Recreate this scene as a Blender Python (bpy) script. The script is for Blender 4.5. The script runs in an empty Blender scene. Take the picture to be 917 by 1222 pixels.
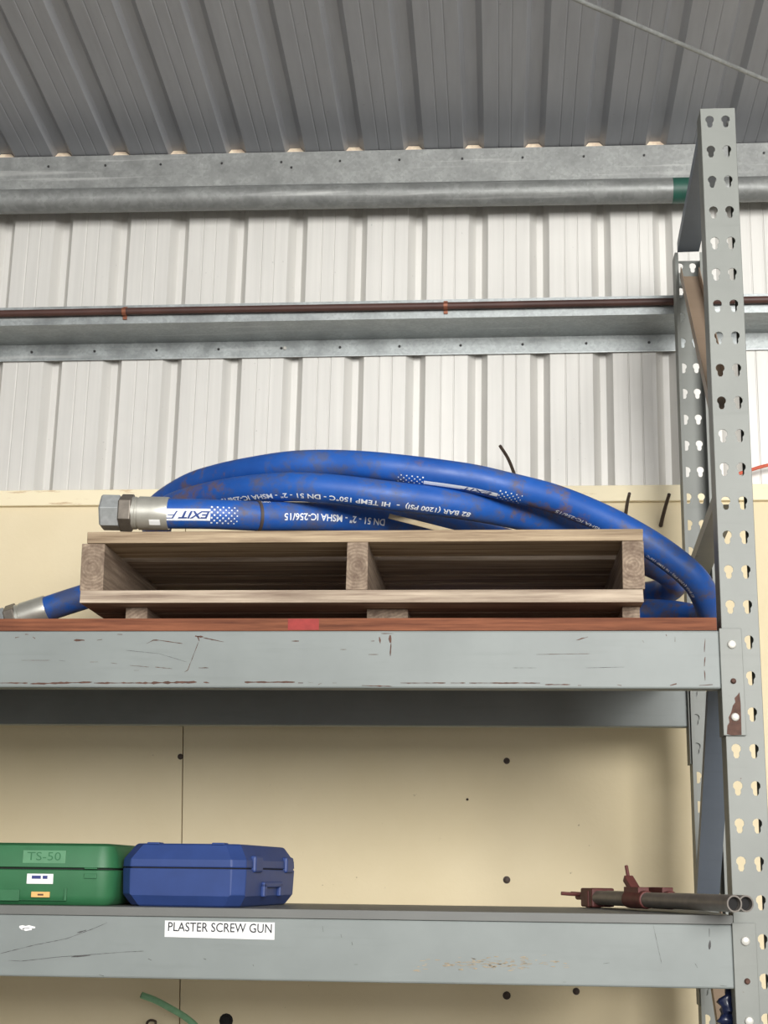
import bpy, bmesh, math, random
from mathutils import Vector, Matrix
from mathutils.geometry import tessellate_polygon
random.seed(7)
S = bpy.context.scene
COL = S.collection

# ------------------------------------------------------------------ camera, world, light, exposure
W, H, F = 917, 1222, 1738.93
CAM = Vector((-0.49266, -3.11559, 1.54717))
RX = Vector((0.99697412, 0.07685441, 0.01166213))
UP = Vector((0.00724748, -0.24127228, 0.9704304))
FW = Vector((-0.07739561, 0.96740947, 0.24109922))
cd = bpy.data.cameras.new('camera')
cd.sensor_fit = 'HORIZONTAL'; cd.sensor_width = 36.0; cd.lens = 36.0 * F / W
cd.clip_start = 0.05; cd.clip_end = 200
cam = bpy.data.objects.new('camera', cd); COL.objects.link(cam)
cam.matrix_world = Matrix(((RX.x, UP.x, -FW.x, CAM.x), (RX.y, UP.y, -FW.y, CAM.y), (RX.z, UP.z, -FW.z, CAM.z), (0, 0, 0, 1)))
S.camera = cam

wd = bpy.data.worlds.new('overcast_sky'); S.world = wd; wd.use_nodes = True
bg = wd.node_tree.nodes['Background']; bg.inputs[0].default_value = (0.98, 0.985, 1.0, 1); bg.inputs[1].default_value = 1.5

def area(name, loc, target, sx, sy, power, color):
    l = bpy.data.lights.new(name, 'AREA'); l.shape = 'RECTANGLE'; l.size = sx; l.size_y = sy
    l.energy = power; l.color = color
    o = bpy.data.objects.new(name, l); COL.objects.link(o); o.location = loc
    d = Vector(target) - Vector(loc)
    o.rotation_euler = d.to_track_quat('-Z', 'Y').to_euler()
    return o
area('roller_door_daylight', (1.5, -6.7, 3.3), (-0.6, 1.0, 2.3), 3.6, 2.4, 700, (1.0, 0.985, 0.95))

vs = S.view_settings
vs.view_transform = 'Standard'; vs.look = 'None'; vs.gamma = 1.0; vs.use_curve_mapping = False
vs.exposure = -0.16

# ------------------------------------------------------------------ helpers
def at(px, py, Y):                      # point of the place at depth Y behind the rack front, seen at photo position px, py
    d = FW * F + RX * (px - W / 2) - UP * (py - H / 2)
    return CAM + d * ((Y - CAM.y) / d.y)

class MB:
    def __init__(s): s.v = []; s.f = []
    def add(s, vs_, fs):
        o = len(s.v); s.v += [Vector(p) for p in vs_]; s.f += [tuple(i + o for i in f) for f in fs]; return s
    def box(s, x0, x1, y0, y1, z0, z1):
        return s.add([(x0,y0,z0),(x1,y0,z0),(x1,y1,z0),(x0,y1,z0),(x0,y0,z1),(x1,y0,z1),(x1,y1,z1),(x0,y1,z1)],
                     [(0,3,2,1),(4,5,6,7),(0,1,5,4),(1,2,6,5),(2,3,7,6),(3,0,4,7)])
    def prism(s, prof, a, b, closed=True, caps=True):   # prof: 2D points; a,b: functions (u,v)->point
        n = len(prof); o = [a(*p) for p in prof] + [b(*p) for p in prof]
        fs = [(i, (i+1) % n, n + (i+1) % n, n + i) for i in range(n if closed else n-1)]
        if closed and caps: fs += [tuple(range(n-1, -1, -1)), tuple(range(n, 2*n))]
        return s.add(o, fs)
    def rings(s, rings, cap=True, closed=True):
        n = len(rings[0]); o = [p for r in rings for p in r]; fs = []
        for k in range(len(rings)-1):
            for i in range(n if closed else n-1):
                j = (i+1) % n; fs.append((k*n+i, k*n+j, (k+1)*n+j, (k+1)*n+i))
        if cap:
            fs.append(tuple(range(n-1, -1, -1))); m = (len(rings)-1)*n; fs.append(tuple(range(m, m+n)))
        return s.add(o, fs)
    def lathe(s, p0, axis, prof, n=24, cap=True, rot=0.0):   # prof: (dist along axis, radius)
        axis = Vector(axis).normalized(); h = Vector((0,0,1)) if abs(axis.z) < .9 else Vector((1,0,0))
        a = axis.cross(h).normalized(); b = axis.cross(a)
        p0 = Vector(p0)
        R = [[p0 + axis*d + a*(r*math.cos(rot+2*math.pi*i/n)) + b*(r*math.sin(rot+2*math.pi*i/n)) for i in range(n)] for d, r in prof]
        return s.rings(R, cap)
    def tube(s, pts, r, n=10, cap=True):
        pts = [Vector(p) for p in pts]; R = []; prev = None
        for i, p in enumerate(pts):
            t = (pts[min(i+1, len(pts)-1)] - pts[max(i-1, 0)]).normalized()
            if prev is None:
                h = Vector((0,0,1)) if abs(t.z) < .9 else Vector((1,0,0)); a = t.cross(h).normalized()
            else:
                a = (prev - t*prev.dot(t)).normalized()
            prev = a; b = t.cross(a); rr = r(i/(len(pts)-1)) if callable(r) else r
            R.append([p + a*(rr*math.cos(2*math.pi*k/n)) + b*(rr*math.sin(2*math.pi*k/n)) for k in range(n)])
        return s.rings(R, cap)
    def bar(s, p0, p1, w, t, side=Vector((1,0,0))):          # rectangular bar from p0 to p1: w along side, t across
        p0 = Vector(p0); p1 = Vector(p1); d = (p1-p0).normalized(); a = (side - d*side.dot(d)).normalized(); b = d.cross(a)
        q = [(-w/2,-t/2),(w/2,-t/2),(w/2,t/2),(-w/2,t/2)]
        return s.rings([[p + a*u + b*v for u, v in q] for p in (p0, p1)])
    def mesh(s, name, smooth=None, recalc=True, merge=False):
        me = bpy.data.meshes.new(name); me.from_pydata(s.v, [], s.f); me.update()
        bm = bmesh.new(); bm.from_mesh(me)
        if merge: bmesh.ops.remove_doubles(bm, verts=bm.verts, dist=1e-5)
        if recalc: bmesh.ops.recalc_face_normals(bm, faces=bm.faces)
        bm.to_mesh(me); bm.free()
        if smooth is not None:
            for p in me.polygons: p.use_smooth = True
            me.set_sharp_from_angle(angle=math.radians(smooth))
        return me
    def build(s, name, mat, parent=None, smooth=None, bevel=0, seg=2, recalc=True, merge=False):
        o = bpy.data.objects.new(name, s.mesh(name, smooth, recalc, merge)); COL.objects.link(o)
        o.data.materials.append(mat); o.parent = parent
        if bevel:
            m = o.modifiers.new('bevel', 'BEVEL'); m.width = bevel; m.segments = seg; m.limit_method = 'ANGLE'; m.angle_limit = math.radians(40)
        return o
def tag(o, label, cat=None, group=None):
    o['label'] = label
    if cat: o['category'] = cat
    if group: o['group'] = group
    return o
def thing(name, label, cat, loc=(0,0,0), group=None):
    o = bpy.data.objects.new(name, None); COL.objects.link(o); o.location = loc; o.empty_display_size = .05
    return tag(o, label, cat, group)
def setting(name, loc=(0,0,0)):
    o = bpy.data.objects.new(name, None); COL.objects.link(o); o.location = loc; o['kind'] = 'structure'; o.empty_display_size = .05
    return o
def spline(P, step=.012):
    P = [Vector(p) for p in P]; Q = [P[0]*2-P[1]] + P + [P[-1]*2-P[-2]]; out = []
    for i in range(1, len(Q)-2):
        a, b, c, d = Q[i-1:i+3]; n = max(2, int((c-b).length/step))
        # centripetal-like tangents
        t1 = (c-a)*((c-b).length/((c-b).length+(b-a).length)); t2 = (d-b)*((c-b).length/((d-c).length+(c-b).length))
        for k in range(n):
            u = k/n; h1 = 2*u**3-3*u**2+1; h2 = u**3-2*u**2+u; h3 = -2*u**3+3*u**2; h4 = u**3-u**2
            out.append(b*h1+t1*h2+c*h3+t2*h4)
    out.append(P[-1]); return out

# ------------------------------------------------------------------ materials
def lin(c):
    f = lambda x: x/12.92 if x <= .04045 else ((x+.055)/1.055)**2.4
    return tuple(f(v/255) for v in c) + (1,)
MATS = {}
class NT:
    def __init__(s, name):
        s.m = bpy.data.materials.new(name); s.m.use_nodes = True; s.t = s.m.node_tree; s.b = s.t.nodes['Principled BSDF']; MATS[name] = s.m
    def n(s, typ, **kw):
        x = s.t.nodes.new(typ)
        for k, v in kw.items():
            if hasattr(x, k) and k not in x.inputs: setattr(x, k, v)
            else: x.inputs[k].default_value = v
        return x
    def l(s, a, b): s.t.links.new(a, b)
    def coords(s, scale=(1,1,1), kind='Object', rot=(0,0,0)):
        tc = s.n('ShaderNodeTexCoord'); mp = s.n('ShaderNodeMapping'); mp.inputs['Scale'].default_value = scale; mp.inputs['Rotation'].default_value = rot
        s.l(tc.outputs[kind], mp.inputs[0]); return mp.outputs[0]
    def noise(s, vec, scale, detail=4, rough=.55):
        x = s.n('ShaderNodeTexNoise'); x.inputs['Scale'].default_value = scale; x.inputs['Detail'].default_value = detail; x.inputs['Roughness'].default_value = rough
        s.l(vec, x.inputs['Vector']); return x.outputs['Fac']
    def ramp(s, fac, stops):
        x = s.n('ShaderNodeValToRGB'); e = x.color_ramp.elements
        e[0].position, e[0].color = stops[0][0], stops[0][1]; e[1].position, e[1].color = stops[-1][0], stops[-1][1]
        for p, c in stops[1:-1]:
            k = e.new(p); k.color = c
        s.l(fac, x.inputs[0]); return x.outputs[0]
    def mix(s, fac, a, b, mode='MIX'):
        x = s.n('ShaderNodeMix'); x.data_type = 'RGBA'; x.blend_type = mode
        if isinstance(fac, (int, float)): x.inputs[0].default_value = fac
        else: s.l(fac, x.inputs[0])
        for sock, v in ((x.inputs[6], a), (x.inputs[7], b)):
            if isinstance(v, tuple): sock.default_value = v
            else: s.l(v, sock)
        return x.outputs[2]
    def bump(s, h, strength=.2, dist=.002):
        x = s.n('ShaderNodeBump'); x.inputs['Strength'].default_value = strength; x.inputs['Distance'].default_value = dist
        s.l(h, x.inputs['Height']); s.l(x.outputs[0], s.b.inputs['Normal'])
    def out(s, color=None, rough=.5, metal=0, spec=None):
        if color is not None:
            if isinstance(color, tuple): s.b.inputs['Base Color'].default_value = color
            else: s.l(color, s.b.inputs['Base Color'])
        if isinstance(rough, (int, float)): s.b.inputs['Roughness'].default_value = rough
        else: s.l(rough, s.b.inputs['Roughness'])
        s.b.inputs['Metallic'].default_value = metal
        if spec is not None: s.b.inputs['Specular IOR Level'].default_value = spec
        return s.m
def BW(v): return (v, v, v, 1)
def plain(name, c, rough=.5, metal=0, var=.12, scale=30, bump=0, stretch=(1,1,1)):
    t = NT(name); v = t.coords(stretch); f = t.noise(v, scale)
    c = lin(c); a = tuple(x*(1-var) for x in c[:3])+(1,); b = tuple(min(1, x*(1+var)) for x in c[:3])+(1,)
    col = t.ramp(f, [(.3, a), (.7, b)])
    if bump: t.bump(f, bump)
    return t.out(col, rough, metal)
def galv(name, c, rough=.5, metal=.35, cell=120):
    t = NT(name); v = t.coords()
    vo = t.n('ShaderNodeTexVoronoi'); vo.inputs['Scale'].default_value = cell; t.l(v, vo.inputs['Vector'])
    sp = t.n('ShaderNodeSeparateColor'); t.l(vo.outputs['Color'], sp.inputs[0])
    f1 = t.noise(v, 14, 6); c = lin(c)
    base = t.ramp(f1, [(.3, tuple(x*.78 for x in c[:3])+(1,)), (.7, tuple(min(1, x*1.2) for x in c[:3])+(1,))])
    col = t.mix(t.ramp(sp.outputs[0], [(.0, BW(0)), (1, BW(.45))]), base, tuple(x*.6 for x in c[:3])+(1,))
    streak = t.noise(t.coords((.6, 14, 14)), 3, 5)
    col = t.mix(t.ramp(streak, [(.58, BW(0)), (.75, BW(.4))]), col, lin((225, 225, 222)))
    return t.out(col, t.ramp(f1, [(.3, BW(rough-.1)), (.7, BW(rough+.1))]), metal)
def sheet(name, c, rough, metal, axis):      # painted ribbed sheet: faint streaks along the rib direction
    t = NT(name); sc = (40, 40, 1.2) if axis == 'z' else (40, 1.2, 40)
    f = t.noise(t.coords(sc), 1, 5); g = t.noise(t.coords(), 3, 6); c = lin(c)
    col = t.ramp(f, [(.3, tuple(x*.93 for x in c[:3])+(1,)), (.7, tuple(min(1, x*1.05) for x in c[:3])+(1,))])
    col = t.mix(t.ramp(g, [(.5, BW(0)), (.8, BW(.25))]), col, tuple(x*.8 for x in c[:3])+(1,))
    sp = t.noise(t.coords(), 90, 2); col = t.mix(t.ramp(sp, [(.74, BW(0)), (.78, BW(.6))]), col, tuple(x*.55 for x in c[:3])+(1,))
    return t.out(col, rough, metal)
def wood(name, light, dark, axis=0, scale=1.0, rings=False):
    t = NT(name); oi = t.n('ShaderNodeObjectInfo')
    tc = t.n('ShaderNodeTexCoord'); ad = t.n('ShaderNodeVectorMath', operation='ADD'); t.l(tc.outputs['Object'], ad.inputs[0])
    rv = t.n('ShaderNodeVectorMath', operation='SCALE'); rv.inputs[0].default_value = (7, 3, 5); t.l(oi.outputs['Random'], rv.inputs['Scale']); t.l(rv.outputs[0], ad.inputs[1])
    mp = t.n('ShaderNodeMapping'); sc = [38*scale]*3; sc[axis] = 1.6*scale; mp.inputs['Scale'].default_value = sc; t.l(ad.outputs[0], mp.inputs[0])
    f = t.noise(mp.outputs[0], 1.6, 7, .65)
    L, D = lin(light), lin(dark)
    col = t.ramp(f, [(.34, D), (.5, tuple((a+b)/2 for a, b in zip(L, D))), (.66, L)])
    mp2 = t.n('ShaderNodeMapping'); s2 = [5]*3; s2[axis] = 1.2; mp2.inputs['Scale'].default_value = s2; t.l(ad.outputs[0], mp2.inputs[0])
    g = t.noise(mp2.outputs[0], 1.5, 4)
    col = t.mix(t.ramp(g, [(.45, BW(0)), (.75, BW(.55))]), col, tuple(x*.55 for x in D[:3])+(1,))
    if rings:
        wv = t.n('ShaderNodeTexWave', wave_type='RINGS', rings_direction='Y'); wv.inputs['Scale'].default_value = 42; wv.inputs['Distortion'].default_value = 2.5
        wv.inputs['Detail'].default_value = 2; wv.inputs['Detail Scale'].default_value = 1.5
        t.l(tc.outputs['Object'], wv.inputs['Vector'])
        col = t.mix(t.ramp(wv.outputs['Fac'], [(.2, BW(.0)), (.8, BW(.3))]), col, tuple(x*.6 for x in D[:3])+(1,))
    t.bump(f, .35, .0015)
    return t.out(col, .8, 0, .25)
def paint(name, c, rust=.0, rough=.5):
    t = NT(name); v = t.coords(); c = lin(c); g = t.noise(v, 5, 6)
    col = t.ramp(g, [(.3, tuple(x*.9 for x in c[:3])+(1,)), (.7, tuple(min(1, x*1.07) for x in c[:3])+(1,))])
    st = t.noise(t.coords((3, 30, 30)), 2, 6)
    col = t.mix(t.ramp(st, [(.55, BW(0)), (.75, BW(.22))]), col, tuple(x*.7 for x in c[:3])+(1,))
    if rust:
        r = t.noise(v, 34, 8, .7); col = t.mix(t.ramp(r, [(.70-rust, BW(0)), (.715-rust, BW(1))]), col, lin((84, 58, 48)))
    return t.out(col, rough, 0)

M_WALLSHEET = sheet('white_wall_sheet', (212, 210, 205), .5, .15, 'z')
M_SIDE = sheet('grey_side_wall_sheet', (122, 122, 120), .5, 0, 'z')
M_ROOF = sheet('grey_roof_sheet', (160, 162, 167), .42, .25, 'y')
M_GALV = galv('galvanised_steel', (150, 152, 150))
M_GALV2 = galv('galvanised_pipe_steel', (140, 142, 140), .5, .3, 90)
M_GIRT = galv('galvanised_girt_steel', (165, 170, 170), .45, .6, 140)
M_SCREW = plain('screw_steel', (70, 70, 70), .5, .6)
M_BROWNPIPE = plain('brown_pipe_paint', (74, 48, 42), .55, 0, .2, 12)
M_CLIP = plain('copper_clip', (140, 88, 66), .45, .4)
M_FLOOR = plain('concrete', (132, 127, 119), .9, 0, .1, 6)
M_RACK = paint('grey_rack_paint', (128, 134, 132))
M_RACKUP = paint('grey_upright_paint', (128, 131, 126), .02)
M_BRACE = paint('blue_grey_brace_paint', (108, 119, 134))
M_BROWN = paint('brown_brace_paint', (158, 138, 118))
M_RUST = plain('rust_chip', (86, 60, 50), .8, 0, .3, 80)
M_SCUFF = plain('dark_scuff', (70, 68, 68), .7, 0, .3, 80)
M_STAIN = plain('ochre_rust_stain', (158, 142, 118), .8, 0, .25, 60)
M_PIN = plain('zinc_pin', (205, 203, 196), .4, .3)
M_PLY = wood('red_brown_plywood', (146, 92, 66), (92, 54, 40), 0, 1.4)
M_REDMARK = plain('red_paint_mark', (146, 48, 44), .7, 0, .15, 60)
M_PALLET = wood('weathered_pallet_wood', (198, 182, 162), (124, 106, 92), 0)
M_PALLETTOP = wood('pale_pallet_wood', (192, 172, 144), (118, 98, 78), 0)
M_STRINGER = wood('pallet_stringer_wood', (170, 152, 132), (118, 100, 86), 1, 1.0, True)
M_LATH = wood('pale_lath_wood', (222, 208, 176), (190, 170, 136), 0)
M_STEELFIT = plain('brushed_steel', (196, 194, 184), .36, .6, .08, 40, 0, (1, 1, 1))
M_NUT = plain('zinc_hex_nut', (172, 175, 175), .42, .4, .15, 60)
M_DARKNUT = plain('dark_lock_nut', (112, 105, 96), .4, .5, .2, 60)
M_STICKER = plain('white_sticker', (238, 238, 236), .5, 0, .02)
M_INK = plain('black_ink', (40, 40, 46), .6, 0, .05)
M_BLUEINK = plain('blue_ink', (50, 60, 120), .6, 0, .05)
M_PRINT = plain('white_hose_print', (226, 230, 236), .6, 0, .08, 60)
M_LOGOBLUE = plain('blue_logo_ink', (34, 62, 128), .6, 0, .08)
M_TIE = plain('brown_tie_band', (72, 62, 58), .6)
M_GREENCASE = plain('green_case_plastic', (46, 104, 66), .5, 0, .07, 20)
M_GREENLIGHT = plain('pale_green_embossing', (88, 138, 102), .5, 0, .07, 40)
M_BLUECASE = plain('blue_case_plastic', (44, 66, 122), .5, 0, .08, 20)
M_ORANGE = plain('orange_sticker', (232, 180, 110), .5, 0, .04)
M_DECK = paint('grey_steel_deck', (106, 107, 104))
M_CLAMPRED = plain('dark_red_clamp_paint', (96, 50, 46), .55, 0, .25, 30)
M_PIPESTEEL = plain('dull_pipe_steel', (122, 116, 110), .45, .4, .15, 40)
M_DARKSTEEL = plain('dark_rusty_steel', (70, 58, 52), .6, .3, .25, 60)
M_BLACK = plain('near_black', (22, 20, 20), .8)
M_TEAL = plain('green_tape', (34, 80, 68), .5)
M_ORANGECABLE = plain('orange_cable_sheath', (205, 92, 66), .5)
M_GREENHOSE = plain('pale_green_hose', (120, 168, 132), .55, 0, .12, 40)
M_RIBDAYLIGHT = plain('pale_orange_rib_daylight', (250, 222, 196), .7, 0, .2, 60)  # pale colour stands in for daylight at the roof rib ends
M_NAVY = plain('navy_plastic', (24, 32, 62), .25, 0, .3, 60)

def hose_material():
    t = NT('blue_hose_rubber'); v = t.coords()
    a = t.noise(v, 5, 7, .62); b = t.noise(v, 22, 6, .7); c = t.noise(t.coords(), 2.2, 3)
    col = t.ramp(a, [(.3, lin((22, 74, 152))), (.7, lin((34, 94, 180)))])
    dirt = t.ramp(t.mix(.55, a, b), [(.485, BW(0)), (.575, BW(.62))])
    col = t.mix(dirt, col, lin((84, 84, 92)))
    brown = t.ramp(t.mix(.5, c, b), [(.515, BW(0)), (.59, BW(.65))])
    col = t.mix(brown, col, lin((108, 82, 72)))
    return t.out(col, t.ramp(b, [(.3, BW(.42)), (.7, BW(.6))]), 0)
M_HOSE = hose_material()
def cream_material():
    t = NT('cream_wall_paint'); v = t.coords(); f = t.noise(v, 70, 6); g = t.noise(v, 2.0, 5)
    col = t.ramp(g, [(.3, lin((220, 205, 170))), (.7, lin((230, 216, 184)))])
    sp = t.noise(v, 55, 3); msk = t.noise(v, 3.1, 2)
    sp = t.mix(1.0, t.ramp(sp, [(.74, BW(0)), (.77, BW(.7))]), t.ramp(msk, [(.5, BW(0)), (.6, BW(1))]), 'MULTIPLY')
    col = t.mix(sp, col, lin((120, 100, 76)))
    t.bump(f, .25, .002)
    return t.out(col, .7, 0, .3)
M_CREAM = cream_material()
def trim_material():
    t = NT('peeling_cream_trim_paint'); v = t.coords(); f = t.noise(t.coords((3, 20, 26)), 2.2, 8, .7)
    col = t.mix(t.ramp(f, [(.60, BW(0)), (.66, BW(.7))]), lin((240, 228, 196)), lin((196, 166, 128)))
    t.bump(f, .4, .002); return t.out(col, .75, 0, .3)
M_TRIM = trim_material()

# ------------------------------------------------------------------ the building
YW = 1.1216
flo = MB().box(-9, 9, -14, YW+.2, -.15, 0).build('floor', M_FLOOR); flo['kind'] = 'structure'

def rib_profile(n0, n1, pitch, x_right, sl=.024, cr=.018, sr=.020, d=.029):   # u positions, recess depth; rib i ends on its right at x_right + i*pitch
    P = []; B = sl+cr+sr
    for i in range(n0, n1):
        r = x_right + i*pitch                # right foot of rib i, pan follows up to next rib's left foot
        P += [(r-B, 0), (r-B+.0015, .0015), (r-B+sl-.002, d-.0015), (r-B+sl, d), (r-sr, d), (r-sr+.002, d-.0015), (r-.0015, .0015), (r, 0)]
        w = pitch-B
        for q in (.36, .67):
            P += [(r+w*q-.003, 0), (r+w*q-.0008, .0016), (r+w*q+.0008, .0016), (r+w*q+.003, 0)]
    P.append((x_right+n1*pitch-B, 0))
    return P
RIBX, RIBP = -1.8555, .1905
wall = setting('wall_back')
for k in range(-4, 8):
    P = rib_profile(k*4-2, k*4+2, RIBP, RIBX)
    zl, zh = 2.60, 3.735
    sh = lambda z: (lambda u, d: Vector((u + .00903*(z-2.6), YW + d - (.0012 if k % 2 else 0), z)))
    P = [(P[0][0]-.012, 0)] + P if k % 2 else P
    o = MB().prism(P, sh(zl), sh(zh), closed=False).build('wall_sheet', M_WALLSHEET, wall, recalc=False)
    m = o.modifiers.new('thickness', 'SOLIDIFY'); m.thickness = .0008; m.offset = 0
# cream lining below
YC = YW - .0205
joints = [-5.0, -3.2, -2.3, -1.41, -.2+.62, 1.32, 2.5, 4.0]
for a, b in zip(joints[:-1], joints[1:]):
    g = .0016
    MB().prism([(a+g, 0.0), (b-g, 0.0), (b-g, 2.625), (a+g, 2.625)], lambda u, v: Vector((u + (1.95-v)*.033*(1 if abs(u+1.41) < .01 else 0), YC, v)),
               lambda u, v: Vector((u + (1.95-v)*.033*(1 if abs(u+1.41) < .01 else 0), YC+.014, v))).build('wall_panel', M_CREAM, wall)
MB().box(-5, 4, YC+.0145, YC+.018, 0, 2.62).build('panel_backing', M_BLACK, wall)
for a, b in ((-5, -2.72), (-2.718, .42), (.422, 4)):
    MB().box(a, b, YC-.016, YC+.016, 2.622, 2.671).build('trim_strip', M_TRIM, wall, bevel=.003)
def wall_bolt(px, py, r, mat=M_BLACK):
    p = at(px, py, YC); mb = MB().lathe(p+Vector((0, .002, 0)), (0, -1, 0), [(0, r*1.25), (.0035, r*1.2), (.004, r*.85), (.009, r*.8), (.010, r*.5)], 12)
    mb.build('wall_bolt', mat, wall, smooth=40)
for px, py, r in ((605, 908, .0075), (605, 1050, .0085), (605, 1188, .009), (688, 1183, .008), (215.5, 903, .007), (558, 954, .003), (270, 1218, .016)):
    wall_bolt(px, py, r, M_DARKSTEEL if px != 270 else M_BLACK)

for nm, X in (('wall_left', -5.1), ('wall_right', 4.1)):
    o = MB().prism([(YW+.02, 0), (-7.0, 0), (-7.0, 4.58), (YW+.02, 3.68)], lambda y, z: Vector((X, y, z)), lambda y, z: Vector((X+.06, y, z))).build(nm, M_SIDE)
    o['kind'] = 'structure'

# roof: ribbed sheets falling towards the back wall
roof = setting('ceiling')
RP = .1878
def rz(X, Y): return 3.757 + .111*(1.04-Y) - .008*(X+.83)
for k in range(-7, 7):
    P = rib_profile(k*4, k*4+4, RP, .0055+.034, .014, .034, .018, .018)
    if k % 2: P = [(P[0][0]-.012, 0)] + P
    def rf(Y): return lambda u, d: Vector((u, Y, rz(u, Y) + d + (.0012 if k % 2 else 0)))
    o = MB().prism(P, rf(1.165), rf(-7.0), closed=False).build('roof_sheet', M_ROOF, roof, recalc=False)
    m = o.modifiers.new('thickness', 'SOLIDIFY'); m.thickness = .0008; m.offset = 0

for k in range(-22, 22):          # added pale pieces in the ribs above the eave purlin, coloured as leaking daylight
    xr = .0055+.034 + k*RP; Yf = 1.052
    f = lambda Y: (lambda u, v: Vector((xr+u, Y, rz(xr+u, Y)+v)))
    MB().prism([(-.064, .0012), (-.002, .0012), (-.0185, .0172), (-.0515, .0172)], f(Yf), f(Yf+.02)).build('rib_daylight_piece', M_RIBDAYLIGHT, roof)

def along(prof, mat, name, parent=None, x0=-5.0, x1=4.0, tilt=0.0, bevel=0, smooth=None):
    f = lambda X: (lambda y, z: Vector((X, y, z - tilt*(X+.83))))
    return MB().prism(prof, f(x0), f(x1)).build(name, mat, parent, bevel=bevel, smooth=smooth)
def cprof(pts, t):            # thin open section thickened to a closed profile
    pts = [Vector(p).to_2d() for p in pts]; L = []; R_ = []
    for i, p in enumerate(pts):
        d = (pts[min(i+1, len(pts)-1)] - pts[max(i-1, 0)])
        d0 = (p-pts[i-1]).normalized() if i else (pts[1]-p).normalized(); d1 = (pts[i+1]-p).normalized() if i < len(pts)-1 else d0
        n0 = Vector((-d0.y, d0.x)); n1 = Vector((-d1.y, d1.x)); n = (n0+n1); n = n/max(n.dot(n0), .3) if n.length > 1e-6 else n0
        L.append(tuple(p+n*t/2)); R_.append(tuple(p-n*t/2))
    return L + R_[::-1]

# eave purlin: channel with its web to the room
pur = thing('eave_purlin', 'mottled galvanised steel purlin running along the top of the wall under the roof', 'purlin', (-.83, 1.04, 3.634))
def local(o, parent):
    o.parent = parent; o.matrix_parent_inverse = Matrix.Translation(-parent.location); return o
local(along(cprof([(1.115, 3.730), (1.115, 3.7445), (1.041, 3.7535), (1.041, 3.634), (1.115, 3.634), (1.115, 3.650)], .002), M_GALV, 'channel', tilt=.008), pur)
for px in (58, 126, 192, 265, 336, 348, 406, 477, 552, 624, 697, 769, 912):
    p = at(px, 200 - .019*px if px != 348 else 200, 1.04)
    local(MB().lathe(p, (0, -1, 0), [(0, .0038), (.003, .0038), (.004, .003)], 8).build('bolt_head', M_SCREW), pur)
for px in (150, 562, 795): pass
pip = thing('galvanised_pipe', 'round galvanised pipe clamped under the eave purlin with a green taped band', 'pipe', (-.83, 1.03, 3.594))
zp = lambda X: 3.5945 - .008*(X+.83)
local(MB().tube([(X, 1.03, zp(X)) for X in (-5, -2, 1, 4)], .0385, 28).build('tube', M_GALV2, smooth=40), pip)
xa, xb = at(804, 228, 1.0).x, at(829, 228, 1.0).x
local(tag(MB().tube([(X, 1.03, zp(X)) for X in (xa, xb)], .0392, 28).build('tape_band', M_TEAL, smooth=40), 'dark green tape'), pip)

# wall girt: Z section with horizontal web
gir = thing('wall_girt', 'long galvanised Z-shaped wall girt crossing the white wall sheets', 'girt', (-.83, 1.05, 3.155))
local(along(cprof([(.966, 3.2085), (.951, 3.211), (.951, 3.1545), (1.1195, 3.1545), (1.1195, 3.100), (1.110, 3.098)], .002), M_GIRT, 'z_section'), gir)
for i, px in enumerate((38, 113, 187, 261, 336, 340, 406, 477, 550, 624, 700, 775)):
    p = at(px, 421-.016*px, 1.118)
    local(MB().lathe(p, (0, -1, 0), [(0, .0065 if px == 340 else .0042), (.003, .006 if px == 340 else .004), (.005, .003)], 8).build('screw', M_PIN if px == 340 else M_SCREW), gir)
bp = thing('brown_service_pipe', 'thin brown painted pipe clipped along the front of the wall girt', 'pipe', (-.83, .935, 3.186))
local(MB().tube([(X, .9365, 3.1868 + .0006*math.sin(X*3)) for X in [-5+i*.3 for i in range(31)]], .0108, 16).build('tube', M_BROWNPIPE, smooth=40), bp)
for px in (148, 532):
    x = at(px, 370, .93).x
    local(MB().lathe((x-.006, .9365, 3.1868), (1, 0, 0), [(0, .0125), (.012, .0125)], 16).box(x-.006, x+.006, .944, .949, 3.165, 3.205).build('saddle_clip', M_CLIP, smooth=40), bp)

# brace rod under the roof
p0, p1 = at(680, -4, .02), at(930, 102.6, .5)
d = p1 - p0
rod = tag(MB().tube([p0 - d*4 + d*(i/12*5.6) for i in range(13)], .0062, 10).build('brace_rod', M_GALV2, smooth=40), 'slim galvanised rod slanting across just below the roof sheets', 'rod')

# orange cable on the wall
pts = [at(843, 577.5, 1.078), at(870, 569, 1.075), at(896, 561, 1.07), at(917, 555, 1.07)]
pts = [at(832, 580.5, 1.085)] + pts + [pts[-1] + Vector((.4, 0, .06)), pts[-1] + Vector((.9, 0, .09))]
tag(MB().tube(spline(pts, .02), .0052, 8).build('power_cable', M_ORANGECABLE, smooth=40), 'orange cable strung across the wall behind the rack upright', 'cable')

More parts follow.
